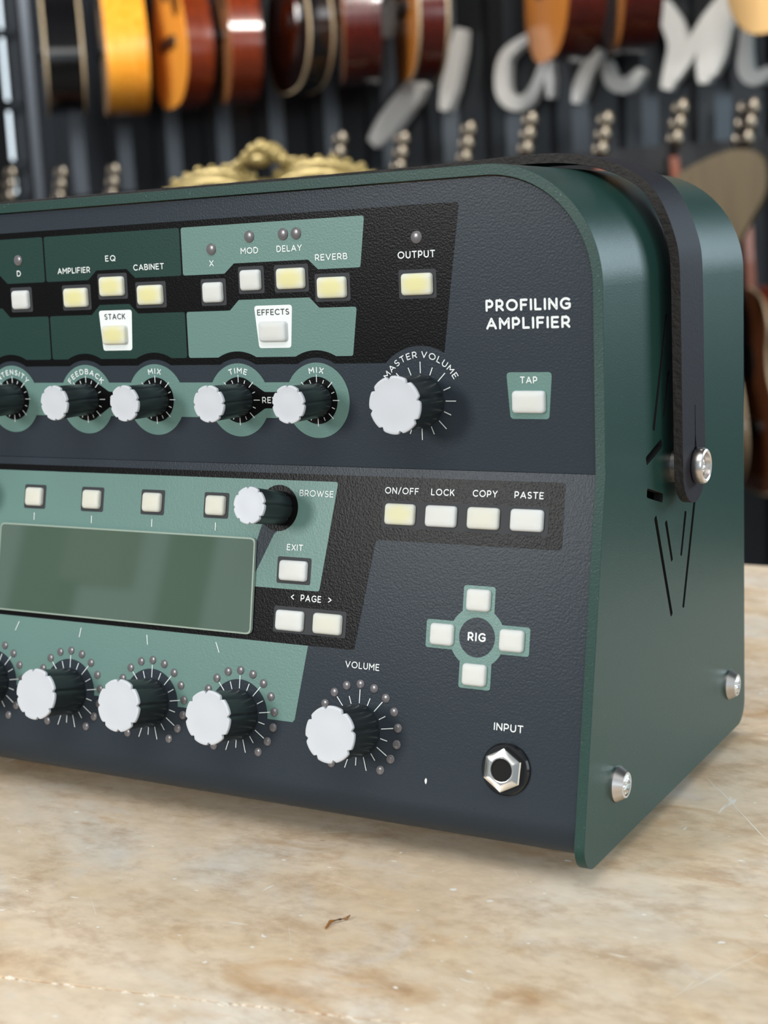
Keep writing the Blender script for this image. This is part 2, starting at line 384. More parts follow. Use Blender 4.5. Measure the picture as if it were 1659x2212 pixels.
# ================================================================ table
t = empty('marble_table', wpt(-100, 100, FZ)); tag(t, 'beige veined marble table under the green amplifier', 'table')
torg = (-100, 100, FZ)
ya = lambda x: -106.8 + .2183 * x
mb = MB(); mb.prism(rounded([(-1300, ya(-1300)), (900, ya(900)), (900, 434), (-1300, 434)], 6), -36, -6, 'marble'); M['scratch'] = mat('pale_scratch', lin(238, 230, 216), .6)
def scratch(x0, y0, x1, y1, wd):
    d_ = Vector((x1 - x0, y1 - y0)); n_ = Vector((-d_.y, d_.x)).normalized(); L_n = 7; up_ = []; dn_ = []
    for i in range(L_n + 1):
        q = Vector((x0, y0)) + d_ * i / L_n + n_ * random.gauss(0, .12 * wd + .004 * d_.length); hw_ = wd * .5 * random.uniform(.3, 1) * min(1, .25 + i, .25 + L_n - i); up_.append(q + n_ * hw_); dn_.append(q - n_ * hw_)
    vs_ = [(v.x, v.y, -5.97) for pair in zip(up_, dn_) for v in pair]
    mb.add(vs_, [(2 * i, 2 * i + 1, 2 * i + 3, 2 * i + 2) for i in range(L_n)], 'scratch')
scratch(42.1, -70.8, 56.0, -37.0, .55); scratch(2.1, 84.3, 37.0, 35.3, .6); scratch(43.5, -66, 44.7, -60.4, .3)
for i in range(150):
    x_ = random.uniform(-330, 110); y_ = random.uniform(-95, 0) if x_ < 0 else random.uniform(-80, 300); a_ = random.choice((.5, .9, 2.4, 0.1)) + random.gauss(0, .25); l_ = random.choice((2, 3, 4, 6, 14)); scratch(x_, y_, x_ + l_ * math.cos(a_), y_ + l_ * math.sin(a_), random.uniform(.1, .28))
mb.build('tabletop', t, org=torg)
mb = MB(); mb.prism(rounded([(-1300, ya(-1300) - 190), (900, ya(900) - 190), (900, ya(900) - .7), (-1300, ya(-1300) - .7)], 3), -36, -6.2, 'marble'); e = mb.build('front_strip', t, org=torg); e['label'] = 'marble border strip along the seam'
mb = MB()
for i in range(420):                                          # chipped filler along the seam
    x = random.uniform(-330, 120); r = random.uniform(.25, .8) * (1.6 if random.random() < .08 else 1); mb.ball((x, ya(x) - .45 + random.gauss(0, .4), -6.6), r, 'marble_edge', 6, (1.8, 1, .8))
mb.prism([(-1300, ya(-1300) - .9), (900, ya(900) - .9), (900, ya(900) + .6), (-1300, ya(-1300) + .6)], -9, -7.0, 'marble_edge')
e = mb.build('seam_filler', t, org=torg); e['label'] = 'crumbly white filler in the seam'; e['kind'] = 'stuff'
mb = MB(); mb.box((-1200, ya(-1200) - 60, -96), (820, ya(-1200) - 20, -36), 'dark'); mb.box((-1200, 360, -96), (820, 400, -36), 'dark'); mb.build('apron', t, org=torg)
for x in (-1180, 800):
    for y in (ya(-1200) - 60, 350):
        mb = MB(); mb.box((x - 25, y, FZ), (x + 25, y + 50, -36), 'dark'); mb.build('leg', t, org=torg)
mb = MB(); mb.tube([(-58.6, -74.0, -5.6), (-59.2, -70.4, -5.2), (-57.3, -68.2, -5.1), (-56.2, -66.6, -5.3), (-56.4, -64.2, -5.4)], [.25, .55, .3, .4, .15], mat('dry_leaf', lin(150, 100, 45), .7), 6)
o = mb.build('dry_leaf_scrap'); o.location.z = OZ; tag(o, 'tiny curled brown scrap lying on the bare marble in front of the amplifier', 'scrap')

# ================================================================ the amplifier
AR = (-180.0, 60.0, -6.0)
amp = empty('guitar_amplifier', wpt(*AR)); tag(amp, 'dark green profiling amplifier head with white knobs on the marble table', 'amplifier')
TA, TB = 0.2190, -0.0284
def off(m): return Matrix.Translation(Vector((-AR[0], -AR[1], -AR[2])) * S) @ m
ca, sa, cb, sb = math.cos(TA), math.sin(TA), math.cos(TB), math.sin(TB)
def frame(ex, ey, ez, o): return Matrix(((ex[0], ey[0], ez[0], o[0] * S), (ex[1], ey[1], ez[1], o[1] * S), (ex[2], ey[2], ez[2], o[2] * S), (0, 0, 0, 1)))
FU = off(frame((1, 0, 0), (0, -sb, cb), (0, -cb, -sb), (0, 0, 115)))
FL = off(frame((1, 0, 0), (0, sa, ca), (0, -ca, sa), (0, 0, 115)))
FS = off(frame((0, 1, 0), (0, 0, 1), (1, 0, 0), (0, 0, 0)))       # right side plate: local x = depth, y = up, z = outward
FW = off(Matrix.Identity(4))
def put(o, F, x=0, y=0, z=0, rot=0): o.matrix_local = F @ Matrix.Translation((x * S, y * S, z * S)) @ Matrix.Rotation(rot, 4, 'Z'); return o

# ---- case: one bent sheet, 3.2 mm thick
W, R, TH = 360.0, 37.0, 3.2
yf = lambda z: (-(115 - z) * math.tan(TA) if z < 115 else -(z - 115) * math.tan(TB)) - .5
yb = lambda z: 136.0 + .02 * z
def side_poly():
    def corner(p, c, q, r, n=10):
        p, c, q = Vector(p), Vector(c), Vector(q); u = (p - c).normalized(); v = (q - c).normalized(); h = u.angle(v) / 2
        t = r / math.tan(h); o = c + (u + v).normalized() * (r / math.sin(h)); e0 = c + u * t - o; e1 = c + v * t - o
        return [tuple(o + (e0 * math.sin((1 - k / n) * (math.pi - 2 * h)) + e1 * math.sin(k / n * (math.pi - 2 * h))) / math.sin(math.pi - 2 * h)) for k in range(n + 1)]
    return ([(yf(169.7), 169.7), (yf(115), 115.0)] + corner((yf(60), 60), (yf(0), 0), (60, 0), 7.5)
            + corner((60, 0), (yb(0), 0), (yb(60), 60), 8.5) + [(yb(169.7), 169.7)])
def slot(x0, y0, x1, y1, w0, w1):
    d = Vector((x1 - x0, y1 - y0)).normalized(); n = Vector((-d.y, d.x)); a, b = Vector((x0, y0)), Vector((x1, y1))
    return rounded([tuple(a + n * w0 / 2), tuple(a - n * w0 / 2), tuple(b - n * w1 / 2), tuple(b + n * w1 / 2)], min(w0, w1) * .3, 2)
AX, AZ = 60.7, 109.2
half = [(-19.8, -13.8, -5.8, -49.4, 2.2, 2.0), (-9.9, -17, -4.5, -31.3, 2.0, 1.7), (-27, -4.9, -12.3, -9.0, 3.0, 3.0)]
slots = []
for (a, b, c, d, w0, w1) in half:
    for sx in (1, -1):
        for sz in (1, -1): slots.append(slot(AX + sx * a, AZ + sz * b, AX + sx * c, AZ + sz * d, w0, w1))
mb = MB()
sp = side_poly()
mb.prism(sp, -TH, 0, 'case', holes=slots, mhole='void', axis=lambda x, y, z: (z, x, y))  # slot walls blackened: shade painted onto the cut edges
mb.prism(sp, -W, -W + TH, 'case', axis=lambda x, y, z: (z, x, y))
outer = []; inner = []
for i in range(49): a = math.radians(90 * i / 48); outer.append((-R + R * math.cos(a), 169.7 + R * math.sin(a))); inner.append((-R + (R - TH) * math.cos(a), 169.7 + (R - TH) * math.sin(a)))
outer += [(-W - x, z) for x, z in reversed(outer)]; inner += [(-W - x, z) for x, z in reversed(inner)]
vs = []; fs = []
for (xo, zo), (xi, zi) in zip(outer, inner): vs += [(xo, yf(zo), zo), (xo, yb(zo), zo), (xi, yb(zo), zi), (xi, yf(zo), zi)]
for i in range(len(outer) - 1):
    for k in range(4): fs.append((4 * i + k, 4 * i + (k + 1) % 4, 4 * i + 4 + (k + 1) % 4, 4 * i + 4 + k))
mb.add(vs, fs, 'case')
def clean(o):                                                # drop the hidden faces inside the joints, make normals agree
    bm = bmesh.new(); bm.from_mesh(o.data)
    bad = [f for f in bm.faces if all(abs(v.co.z - .1697) < 1e-6 for v in f.verts)]
    bmesh.ops.delete(bm, geom=bad, context='FACES'); bmesh.ops.recalc_face_normals(bm, faces=bm.faces); bm.to_mesh(o.data); bm.free()
case = mb.build('case', amp, smooth=30, bevel=(.55, 2))
for f_ in case.data.polygons:
    if abs(f_.normal.x) > .9999: f_.use_smooth = False
clean(case); put(case, FW)

# ---- chassis box inside, feet
mb = MB(); mb.prism([(yf(112) + 6, 112), (yf(12) + 12, 3), (132, 3), (134, 168), (yf(168) + 6, 168)][::-1], -W + 6, -6, 'void', axis=lambda x, y, z: (z, x, y))
put(mb.build('chassis', amp), FW)
for x in (-40, -320):
    for y in (20, 112):
        mb = MB(); mb.lathe([(9, -5.85), (10, -5), (10, 3)], 'rubber', 24, c=(x, y)); put(mb.build('foot', amp), FW)

# ---- upper panel (x, v) with its printed colour fields
XK = [-232.455, -197.077, -165.80, -130.549, -99.52, -61.167]; VK = 21.37
XKL = [-270.0, -301.0]                                       # beyond the left edge of the frame
PX0, PX1 = -W + TH, -TH
def arch_panel():
    r = R - TH - .35; top = 91.7 - TH - .35; p = [(PX1 - .1, 0)]
    p += [(-R + r * math.cos(math.radians(a)), top - r + r * math.sin(math.radians(a))) for a in range(0, 91, 5)]
    p += [(-W + R - r * math.sin(math.radians(a)), top - r + r * math.cos(math.radians(a))) for a in range(0, 91, 5)]
    return p + [(PX0, 0)]
up = MB()
up.prism(arch_panel(), -3.0, -.7, 'panel')
z = -.7
def U_(pts, k, m): up.poly(pts, z + .025 * k, m)
def bite(cx, r, v0, n=24):                                 # arc over the top of a knob, left to right, from the level v0 up
    a = math.degrees(math.asin((v0 - VK) / r)); return [(cx + r * math.cos(math.radians(t)), VK + r * math.sin(math.radians(t))) for t in [180 - a - (180 - 2 * a) * i / n for i in range(n + 1)]]
blk = [(-340, 33.2)]
for x in sorted(XK[:5] + XKL): blk += bite(x, 13.85, 33.2)
mv = [(XK[5] + 17.1 * math.cos(math.radians(t)), VK + 17.1 * math.sin(math.radians(t))) for t in [136.2 - 76.2 * i / 24 for i in range(25)]]
U_(blk + mv + [(-50, 55)] + rounded([(-50, 55), (-46.2, 81.4), (-340, 81.4)], 1.2)[6:12] + [(-340, 81.4)], 1, 'black')
# upper and lower halves of the colour fields; rX = (start, end) of the raised step over the middle buttons
def upper_half(x0, x1, r, m, slant=0.0):
    pts = [(x0, 79.2), (x0, 63.3)]
    for a, b in r: pts += [(a, 63.3), (a + 4, 66.5), (b - 3.6, 66.5), (b, 63.3)]
    pts += [(x1 - slant, 63.3), (x1, 79.2)]
    U_(rounded(pts[::-1], .9, 3)[::-1], 2, m)
def lower_half(x0, x1, r, m, slant=0.0):
    pts = [(x0, 35.6), (x0, 51.1)]
    for a, b in r: pts += [(a, 51.1), (a + 3.8, 54.5), (b - 3.6, 54.5), (b, 51.1)]
    pts += [(x1, 51.1), (x1 - slant, 35.6)]
    U_(rounded(pts, .9, 3), 2, m)
upper_half(-336, -213.3, [(-312, -290.5), (-252.5, -231.5)], 'dgreen'); lower_half(-336, -212.8, [(-312, -290.5), (-252.5, -231.3)], 'dgreen')
upper_half(-212.6, -152.0, [(-193.1, -172.0)], 'dgreen'); lower_half(-212.1, -151.4, [(-192.4, -171.6)], 'dgreen')
upper_half(-151.3, -79.5, [(-134.1, -97.3)], 'lgreen', 2.0); lower_half(-150.7, -83.4, [(-132.6, -97.4)], 'lgreen', 2.0)
for x in XK[:5] + XKL: U_(bite(x, 16.2, 33.2) + bite(x, 13.85, 33.2)[::-1], 3, 'black')
U_([(-300, VK - 5.9), (XK[4], VK - 5.9), (XK[4], VK + 5.9), (-300, VK + 5.9)], 5, 'lgreen')
for x in XK[:5] + XKL: U_(circ(x, VK, 12.25), 5.4, 'lgreen')
for xa, xb in ((XK[1], XK[2]), (XK[3], XK[4])):             # dark link between two knobs
    U_(rounded([(xa + 4, VK - 6.6), (xa + 10.4, VK - 2.7), (xb - 10.4, VK - 2.7), (xb - 4, VK - 6.6), (xb - 4, VK + 6.6), (xb - 10.4, VK + 2.7), (xa + 10.4, VK + 2.7), (xa + 4, VK + 6.6)], 2.5), 6, 'black')
for x in XK[:5] + XKL: U_(circ(x, VK, 7.7), 6.5, 'black')
def uticks(cx, cy, r0, rl, rs, wd):
    for k in range(16):
        a = math.radians(22.5 * k); r1 = rl if k % 2 == 0 else rs
        line(up, cx + r0 * math.sin(a), cy + r0 * math.cos(a), cx + r1 * math.sin(a), cy + r1 * math.cos(a), wd, z + .2)
for x in XK[:5] + XKL: uticks(x, VK, 5.9, 8.4, 7.1, .26)
uticks(XK[5], VK, 8.6, 12.2, 11.2, .3)
BZ = lambda x0, v0, x1, v1, m='bezel': U_(rect(x0, v0, x1, v1, .8), 4, m)
UB = [(-225.1, 57.35, 's', 'w'), (-198.9, 57.35, 'l', 'y'), (-182.2, 60.75, 'l', 'y'), (-165.5, 57.3, 'l', 'y'), (-138.9, 57.3, 's', 'w'), (-123.4, 60.8, 's', 'w'), (-107.6, 60.75, 'l', 'y'), (-92.1, 57.35, 'l', 'y'), (-61.25, 57.35, 'l', 'y'),
      (-251.9, 60.75, 's', 'w'), (-282, 57.35, 's', 'w'), (-301, 60.75, 's', 'w')]
for x, v, s_, c_ in UB: BZ(x - (5.15 if s_ == 's' else 6.6), v - 4.4, x + (5.15 if s_ == 's' else 6.6), v + 4.5)
U_(rounded([(-188.0, 38.5), (-175.1, 38.5), (-174.3, 52.5), (-189.2, 52.5)], 1.1), 4, 'white')
U_(rounded([(-121.4, 38.5), (-108.8, 38.5), (-107.8, 52.4), (-122.8, 52.4)], 1.1), 4, 'white')
U_(rounded([(-30.7, 16.1), (-18.0, 16.1), (-16.9, 30.1), (-31.8, 30.1)], 1.2), 4, 'lgreen')
ZT = z + .2
for s_, x, v, wd in (('D', -225.5, 66.8, 1.9), ('AMPLIFIER', -199.4, 66.9, 15.0), ('EQ', -182.4, 70.4, 4.6), ('CABINET', -165.8, 66.8, 13.3), ('X', -139.1, 66.9, 1.8), ('MOD', -123.5, 70.4, 7.0), ('DELAY', -107.9, 70.4, 9.8), ('REVERB', -92.1, 67.0, 12.1), ('OUTPUT', -61.3, 66.4, 13.1), ('TAP', -24.45, 27.8, 5.6)):
    text(up, s_, x, v, wd, 2.05 if s_ != 'OUTPUT' else 2.2, ZT)
text(up, 'STACK', -182.0, 50.3, 9.3, 2.0, ZT, 'ink'); text(up, 'EFFECTS', -115.3, 50.2, 12.6, 1.95, ZT, 'ink')
text(up, 'PROFILING', -24.3, 50.1, 27.6, 3.55, ZT, 'white', .2); text(up, 'AMPLIFIER', -24.4, 44.75, 27.3, 3.55, ZT, 'white', .2)
text(up, 'REVERB', -115.1, 21.4, 12.2, 2.05, ZT); text(up, 'DELAY', -181.4, 21.4, 9.6, 2.05, ZT)
for s_, x, wd in (('INTENSITY', XK[0], 17.5), ('FEEDBACK', XK[1], 17.9), ('MIX', XK[2], 5.6), ('TIME', XK[3], 7.6), ('MIX', XK[4], 5.7)):
    text(up, s_, 0, 0, wd, 1.95, ZT, 'white', .175, (x, VK, 9.85))
text(up, 'MASTER VOLUME', 0, 0, 30.2, 2.05, ZT, 'white', .145, (XK[5], VK, 14.4))
o = put(up.build('upper_panel', amp, smooth=0, merge=False), FU)

# ---- lower panel (x, -w), flat face then a rolled lower edge
lo = MB()
zl = -.5
rb = 12.0; turn = math.pi / 2 + TA; tl = rb * math.tan(turn / 2); wend = (115 - 1.5) / ca
prof = [(0.0, -2.2)] if False else []
P2 = [(0.0, zl)]                                             # (w, n) in the panel frame
wf = wend - tl - .0
P2.append((wf, zl))
for i in range(1, 13):
    a = turn * i / 12; P2.append((wf + rb * math.sin(a), zl - rb + rb * math.cos(a)))
wl, nl = P2[-1]; P2.append((wl - 150 * math.cos(math.pi - turn), nl - 150 * math.sin(math.pi - turn)))
vs = []; fs = []
for w_, n_ in P2: vs += [(PX0, -w_, n_), (PX1, -w_, n_)]
for i in range(len(P2) - 1): fs.append((2 * i, 2 * i + 2, 2 * i + 3, 2 * i + 1))
lo.add(vs, fs, 'panel')
lo.add([(PX0, 0, zl), (PX1, 0, zl), (PX1, .2, zl - 2.5), (PX0, .2, zl - 2.5)], [(0, 1, 2, 3)], 'panel')
def L_(pts, k, m): lo.poly([(x, -w_) for x, w_ in pts], zl + .025 * k, m)
XB, WB = -114.7, 14.3
L_(rounded([(-340, 2.7), (-12.8, 2.7), (-12.8, 22.9), (-76.7, 22.9), (-82.4, 58.6), (-340, 58.6)], 1.2), 1, 'black')
L_(rounded([(-300, 4.95), (-92.1, 4.95), (-96.9, 40.8), (-300, 40.8)], 1.0), 2, 'lgreen')
L_(circ(XB, WB, 7.7), 3.5, 'black')
L_([(-121.0, 20.2), (-122.6, 25.5), (-122.6, 36.5), (-115.9, 23.0), (-113, 20.4), (-117, 16)], 3.3, 'panel')
XD = [-200.31 - 37.21, -200.31, -163.10, -125.89]; WK = 83.74; XV = -79.17
g2 = [(-300, 58.7), (-99.9, 58.7), (-103.3, 83.1), (-104.1, 84.0)]
for x in XD[::-1] + [-274.7]: g2 += [(x + 11.9 * math.cos(math.radians(t)), 84.0 - 11.9 * math.sin(math.radians(t))) for t in range(0, 181, 6)]
L_(g2 + [(-300, 84.0)], 2, 'lgreen')
XS = [-222.39 + 27.41 * i for i in range(4)]
for x in XS: L_(rect(x - 5.2, 10.05, x + 5.2, 18.8, .8), 4, 'bezel')
for x in XS: line(lo, x + .2, -20.3, x + .25, -23.0, .3, zl + .2)
for x0_, x1_ in ((-226.1, -227.8), (-196.3, -196.95), (-166.4, -165.8), (-136.7, -135.1)): line(lo, x0_, -60.6, x1_, -64.0, .3, zl + .2)
L_(rect(-113.75, 30.2, -100.5, 39.0, .8), 4, 'bezel'); L_(rect(-113.9, 46.5, -85.9, 55.1, .9), 4, 'bezel'); L_(rect(-75.0, 10.2, -17.6, 18.8, 1.0), 4, 'bezel')
RX, RW = -39.05, 50.85
L_(rect(RX - 5.4, RW - 15.75, RX + 5.4, RW + 15.75, 1.0), 4, 'lgreen'); L_(rect(RX - 17.6, RW - 4.4, RX + 17.6, RW + 4.4, 1.0), 4.3, 'lgreen')
L_(circ(RX, RW, 9.4), 4.6, 'lgreen'); L_(circ(RX, RW, 6.1), 5, 'panel')
def lticks(cx, cw):
    for k in range(-8, 10):
        a = math.radians(20.25 * k) if k < 9 else math.pi
        if k == 9: r1 = 11.2
        else: r1 = 13.0 if k % 2 == 0 else 11.2
        line(lo, cx + 8.6 * math.sin(a), -cw + 8.6 * math.cos(a), cx + r1 * math.sin(a), -cw + r1 * math.cos(a), .3, zl + .2)
for x in XD + [XV, -274.7]: lticks(x, WK)
ZL = zl + .2
for s_, x, v, wd, cp, wt in (('ON/OFF', -68.3, 7.0, 12.2, 2.1, .15), ('LOCK', -53.7, 6.95, 8.2, 2.1, .15), ('COPY', -39.1, 6.85, 8.4, 2.1, .15), ('PASTE', -24.4, 6.8, 9.6, 2.1, .15), ('EXIT', -107.2, 27.0, 6.3, 2.1, .15), ('<', -107.0, 43.25, 1.5, 2.1, .15), ('PAGE', -99.8, 43.3, 7.9, 2.15, .15), ('>', -92.5, 43.25, 1.5, 2.1, .15), ('BROWSE', -100.1, 9.0, 13.1, 2.1, .13), ('VOLUME', -78.9, 63.2, 12.6, 2.15, .14), ('INPUT', -26.7, 77.0, 9.7, 2.3, .15), ('RIG', -39.1, 50.7, 6.1, 2.7, .19)):
    text(lo, s_, x, -v, wd, cp, ZL, 'white', wt)
chip = [(-.45, -.2), (-.1, -1.0), (.35, -.7), (.4, .1), (.15, .9), (-.2, .6)]
L_([(-53.7 + a, 96.6 + b) for a, b in chip], 6, 'white'); L_([(-37 + a * .9 + b * .8, 103.0 + b * .3) for a, b in chip], 6, 'bezel')
o = put(lo.build('lower_panel', amp, smooth=30, merge=False), FL)

# ---- display
mb = MB(); mb.prism(rounded([(-237.6, -56.9), (-122.1, -56.9), (-122.6, -24.6), (-237.6, -24.6)], 2.0), zl, zl + 1.1, 'gasket'); 
dsp = put(mb.build('display', amp, bevel=(.35, 2)), FL)
mb = MB(); mb.prism(rounded([(-237.0, -56.3), (-122.7, -56.3), (-123.2, -25.2), (-237.0, -25.2)], 1.6), 0, .12, 'lcd'); s_ = mb.build('screen', dsp, smooth=0); s_.location.z = (zl + 1.1) * S; s_['label'] = 'blank grey-green display glass'

# ---- buttons: each a child of the amplifier
def make_button(wd, m):
    mb = MB(); h2 = 3.35; loops = []
    rr = lambda d, rad: rounded(rect(-wd / 2 + d, -h2 + d, wd / 2 - d, h2 - d), rad, 6)
    for d, zz, rad in [(0, -.4, 1.3), (0, .55, 1.3)] + [(.95 * (1 - math.cos(math.radians(a))), .55 + .95 * math.sin(math.radians(a)), 1.3) for a in (20, 40, 60, 80)]: loops.append([(x, y, zz) for x, y in rr(d, rad)])
    loops.append([(x * .5, y * .5, 1.58) for x, y, zz in loops[-1]])
    n = len(loops[0]); fs = []
    for j in range(len(loops) - 1):
        for i in range(n): i2 = (i + 1) % n; fs.append((j * n + i, j * n + i2, (j + 1) * n + i2, (j + 1) * n + i))
    fs.append(tuple(range((len(loops) - 1) * n, len(loops) * n)))
    mb.add([v for l in loops for v in l], fs, m)
    return mb.build('button', amp, smooth=60)
protos = {}
def button(F, x, y, s_, c_, z0):
    k = (s_, c_); wd = 10.75 if s_ == 'l' else 8.0; m = {'y': 'btn_yellow', 'w': 'btn', 'c': 'btn_cream', 'm': 'btn_mild'}[c_]
    if k not in protos: protos[k] = make_button(wd, m); o = protos[k]
    else: o = protos[k].copy(); col.objects.link(o); o.parent = amp
    if c_ in 'ym': o['label'] = 'milky button with a yellow centre'
    elif 'label' in o: del o['label']
    put(o, F, x, y, z0); return o
for x, v, s_, c_ in UB + [(-182.2, 43.95, 'l', 'y'), (-115.4, 43.9, 'l', 'w'), (-24.4, 21.25, 'l', 'w')]: button(FU, x, v, s_, c_, -.6)
for x in XS: button(FL, x, -14.45, 's', 'c', -.4)
for x, v, s_, c_ in ((-107.1, 34.65, 'l', 'w'), (-107.3, 51.05, 'l', 'w'), (-92.7, 51.0, 'l', 'c'), (-68.3, 14.45, 'l', 'm'), (-53.7, 14.45, 'l', 'w'), (-39.1, 14.45, 'l', 'c'), (-24.5, 14.4, 'l', 'w'),
                     (RX, RW - 11.4, 's', 'w'), (RX, RW + 11.4, 's', 'w'), (RX - 11.85, RW, 's', 'w'), (RX + 11.85, RW, 's', 'w')): button(FL, x, -v, s_, c_, -.4)

# ---- knobs: fluted dark body with a white scalloped cap (sub-part)
def make_knob(r, h):
    def notch(t, d, wdt): 
        u = (t / (math.pi / 4)) % 1.0; u = min(u, 1 - u) * math.pi / 4; return 1 - d * math.exp(-(u / wdt) ** 2)
    rf = lambda t: notch(t, .07, .07); rc = lambda t: notch(t, .11, .06)
    mb = MB(); mb.lathe([(r * .90, 0), (r * .925, 1.0), (r * .955, h - 1.3), (r * .955, h - 1.1)], 'knob', 128, rf); k = mb.build('knob', amp, smooth=25)
    T_ = lambda x, y, zz: (x, y, zz); mb = MB()
    mb.lathe([(r * .955, h - 1.15), (r, h - 1.0), (r, h - .3), (r * .985, h - .1)], 'cap', 128, rc, cap1=False)
    n_ = 128; vs = []; fs = []
    for q, zz, nt_ in ((r * .985, h - .1, 1.0), (r * .955, h - .02, .7), (r * .90, h - .02, .12), (r * .86, h - .06, 0), (r * .5, h + .04, 0), (r * .02, h + .1, 0)):
        for i in range(n_):
            t_ = 2 * math.pi * i / n_; g_ = q * (1 - nt_ * (1 - rc(t_))); vs.append((g_ * math.cos(t_), g_ * math.sin(t_), zz))
    for j in range(5):
        for i in range(n_): i2 = (i + 1) % n_; fs.append((j * n_ + i, j * n_ + i2, (j + 1) * n_ + i2, (j + 1) * n_ + i))
    fs.append(tuple(range(5 * n_, 6 * n_))); mb.add(vs, fs, 'cap')
    c = mb.build('knob_cap', k, smooth=32); c['label'] = 'white scalloped knob cap'
    return k
kb = {}
def knob(F, x, y, big, z0, rot):
    if big not in kb: kb[big] = make_knob(8.9 if big else 6.1, 17.2); o = kb[big]
    else: o = copy_thing(kb[big], amp)
    put(o, F, x, y, z0, math.radians(rot)); return o
for x, r_ in zip(XK[:5] + XKL, (20, 5, 12, 2, 2, 20, 30)): knob(FU, x, VK, False, -.5, r_)
knob(FU, XK[5], VK, True, -.6, 12)
knob(FL, XB, -WB, False, -.4, 8); knob(FL, -250.5, -WB, False, -.4, 0)
for x, r_ in zip(XD + [-274.7, XV], (20, 12, 5, 8, 30, 14)): knob(FL, x, -WK, True, -.4, r_)

# ---- indicator lamps
def make_lamp(r):
    mb = MB(); mb.lathe([(r, -.3), (r, .1)] + [(r * math.cos(math.radians(a)), .1 + r * .24 * math.sin(math.radians(a))) for a in (15, 30, 45, 60, 75)] + [(r * .06, .1 + r * .24)], 'led', 20); return mb.build('indicator_light', amp, smooth=60)
lampA = lampB = None
for i, (x, v) in enumerate(((-225.5, 71.5), (-139.0, 71.5), (-123.4, 74.9), (-110.1, 75.0), (-105.1, 75.0), (-61.1, 71.6), (-251.9, 74.9))):
    if lampA is None: lampA = make_lamp(1.95); o = lampA
    else: o = lampA.copy(); col.objects.link(o); o.parent = amp
    put(o, FU, x, v, -.6)
for x in XD + [XV]:
    for k in range(-7, 8):
        a = math.radians(20.25 * k)
        if x == XD[0] and k < -1: continue
        if lampB is None: lampB = make_lamp(1.45); o = lampB
        else: o = lampB.copy(); col.objects.link(o); o.parent = amp
        put(o, FL, x + 14.67 * math.sin(a), -WK + 14.67 * math.cos(a), -.4)

# ---- input jack
mb = MB(); mb.lathe([(7.9, 0), (7.9, .7), (7.4, 1.3), (3.6, 1.3)], 'gblack', 48, cap1=False); jk = put(mb.build('input_jack', amp, smooth=30), FL, -26.7, -89.4, -.45)
mb = MB()
hexr = lambda t: min(1.0 / math.cos(((t - math.pi / 6 + math.pi / 6) % (math.pi / 3)) - math.pi / 6), 9)
n = 96; a6 = math.radians(30)
def hx(t): u = ((t - a6 * 3) % (math.pi / 3)); return math.cos(math.pi / 6) / math.cos(u - math.pi / 6)
vs = []; fs = []
rings = []
for j in range(6):
    rings.append(None)
prof = [(6.75, 1.3, 1), (6.75, 3.0, 1), (6.45, 3.35, 1), (4.0, 3.75, 0), (3.5, 3.7, 0), (3.3, 3.3, 0), (3.3, -1.0, 0)]
for r, zz, hm in prof:
    for i in range(n):
        t_ = 2 * math.pi * i / n; q = r * (hm * hx(t_) + (1 - hm)) if hm else r; vs.append((q * math.cos(t_), q * math.sin(t_), zz))
for k in range(len(prof) - 1):
    for i in range(n): j = (i + 1) % n; fs.append((k * n + i, k * n + j, (k + 1) * n + j, (k + 1) * n + i))
mb.add(vs, fs, 'chrome'); nut = mb.build('hex_nut', jk, smooth=22); nut['label'] = 'chrome hexagonal nut'; nut.rotation_euler.z = math.radians(-3)
mb = MB(); mb.lathe([(3.28, -2), (3.28, 3.1)], 'void', 32); hb = mb.build('hole_shade', jk); hb['label'] = 'black fill standing in for the shaded plug hole'  # solid black plug, the shade inside the hole put into its colour

# ---- side screws
scr = None
for x, y in ((2.6, 19.4), (116.8, 19.0)):
    if scr is None:
        mb = MB(); mb.lathe([(5.6, 0), (5.6, .5), (3.9, 3.2), (3.3, 3.2)], 'steel', 40, cap1=False); scr = mb.build('side_screw', amp, smooth=30)
        mb = MB(); mb.lathe([(3.3, 2.4), (3.25, 3.1), (2.6, 3.5), (1.5, 3.6), (1.4, 2.6), (.05, 2.5)], 'bright', 24, lambda t: 1 + .06 * math.cos(6 * t)); mb.build('screw_socket', scr, smooth=30); o = scr
    else: o = copy_thing(scr, amp)
    put(o, FS, x, y, 0)

# ---- carrying strap over the top, with its two studs
YC = 59.4; HW = 11.3
path = [(7.0, 150), (7.0, 168), (6.8, 176.8), (5.9, 182), (2.8, 191.2), (-1.4, 198.6), (-5.6, 202.4), (-12.7, 206.4), (-20, 209.0), (-30, 210.9), (-40, 211.5), (-52, 211.4), (-64, 211.0), (-90, 210.6)]
def smooth_path(p, it=2):
    for _ in range(it):
        q = [p[0]]
        for a, b in zip(p, p[1:]): q += [(a[0] * .75 + b[0] * .25, a[1] * .75 + b[1] * .25), (a[0] * .25 + b[0] * .75, a[1] * .25 + b[1] * .75)]
        p = q + [p[-1]]
    return p
path = smooth_path(path); path = path + [(-W - x, zz) for x, zz in reversed(path)]
TS = 3.1
mb = MB(); vs = []; fs = []; ns = len(path)
for i, (x, zz) in enumerate(path):
    a, b = path[max(i - 1, 0)], path[min(i + 1, ns - 1)]; d = Vector((b[0] - a[0], b[1] - a[1])).normalized(); nrm_ = Vector((d.y, -d.x))
    ix, iz = x - nrm_.x * TS, zz - nrm_.y * TS
    if i in (0, ns - 1): ix = x - (TS if i == 0 else -TS); iz = zz
    vs += [(x, YC - HW, zz), (x, YC + HW, zz), (ix, YC + HW, iz), (ix, YC - HW, iz)]
out_f = []; edge_f = []
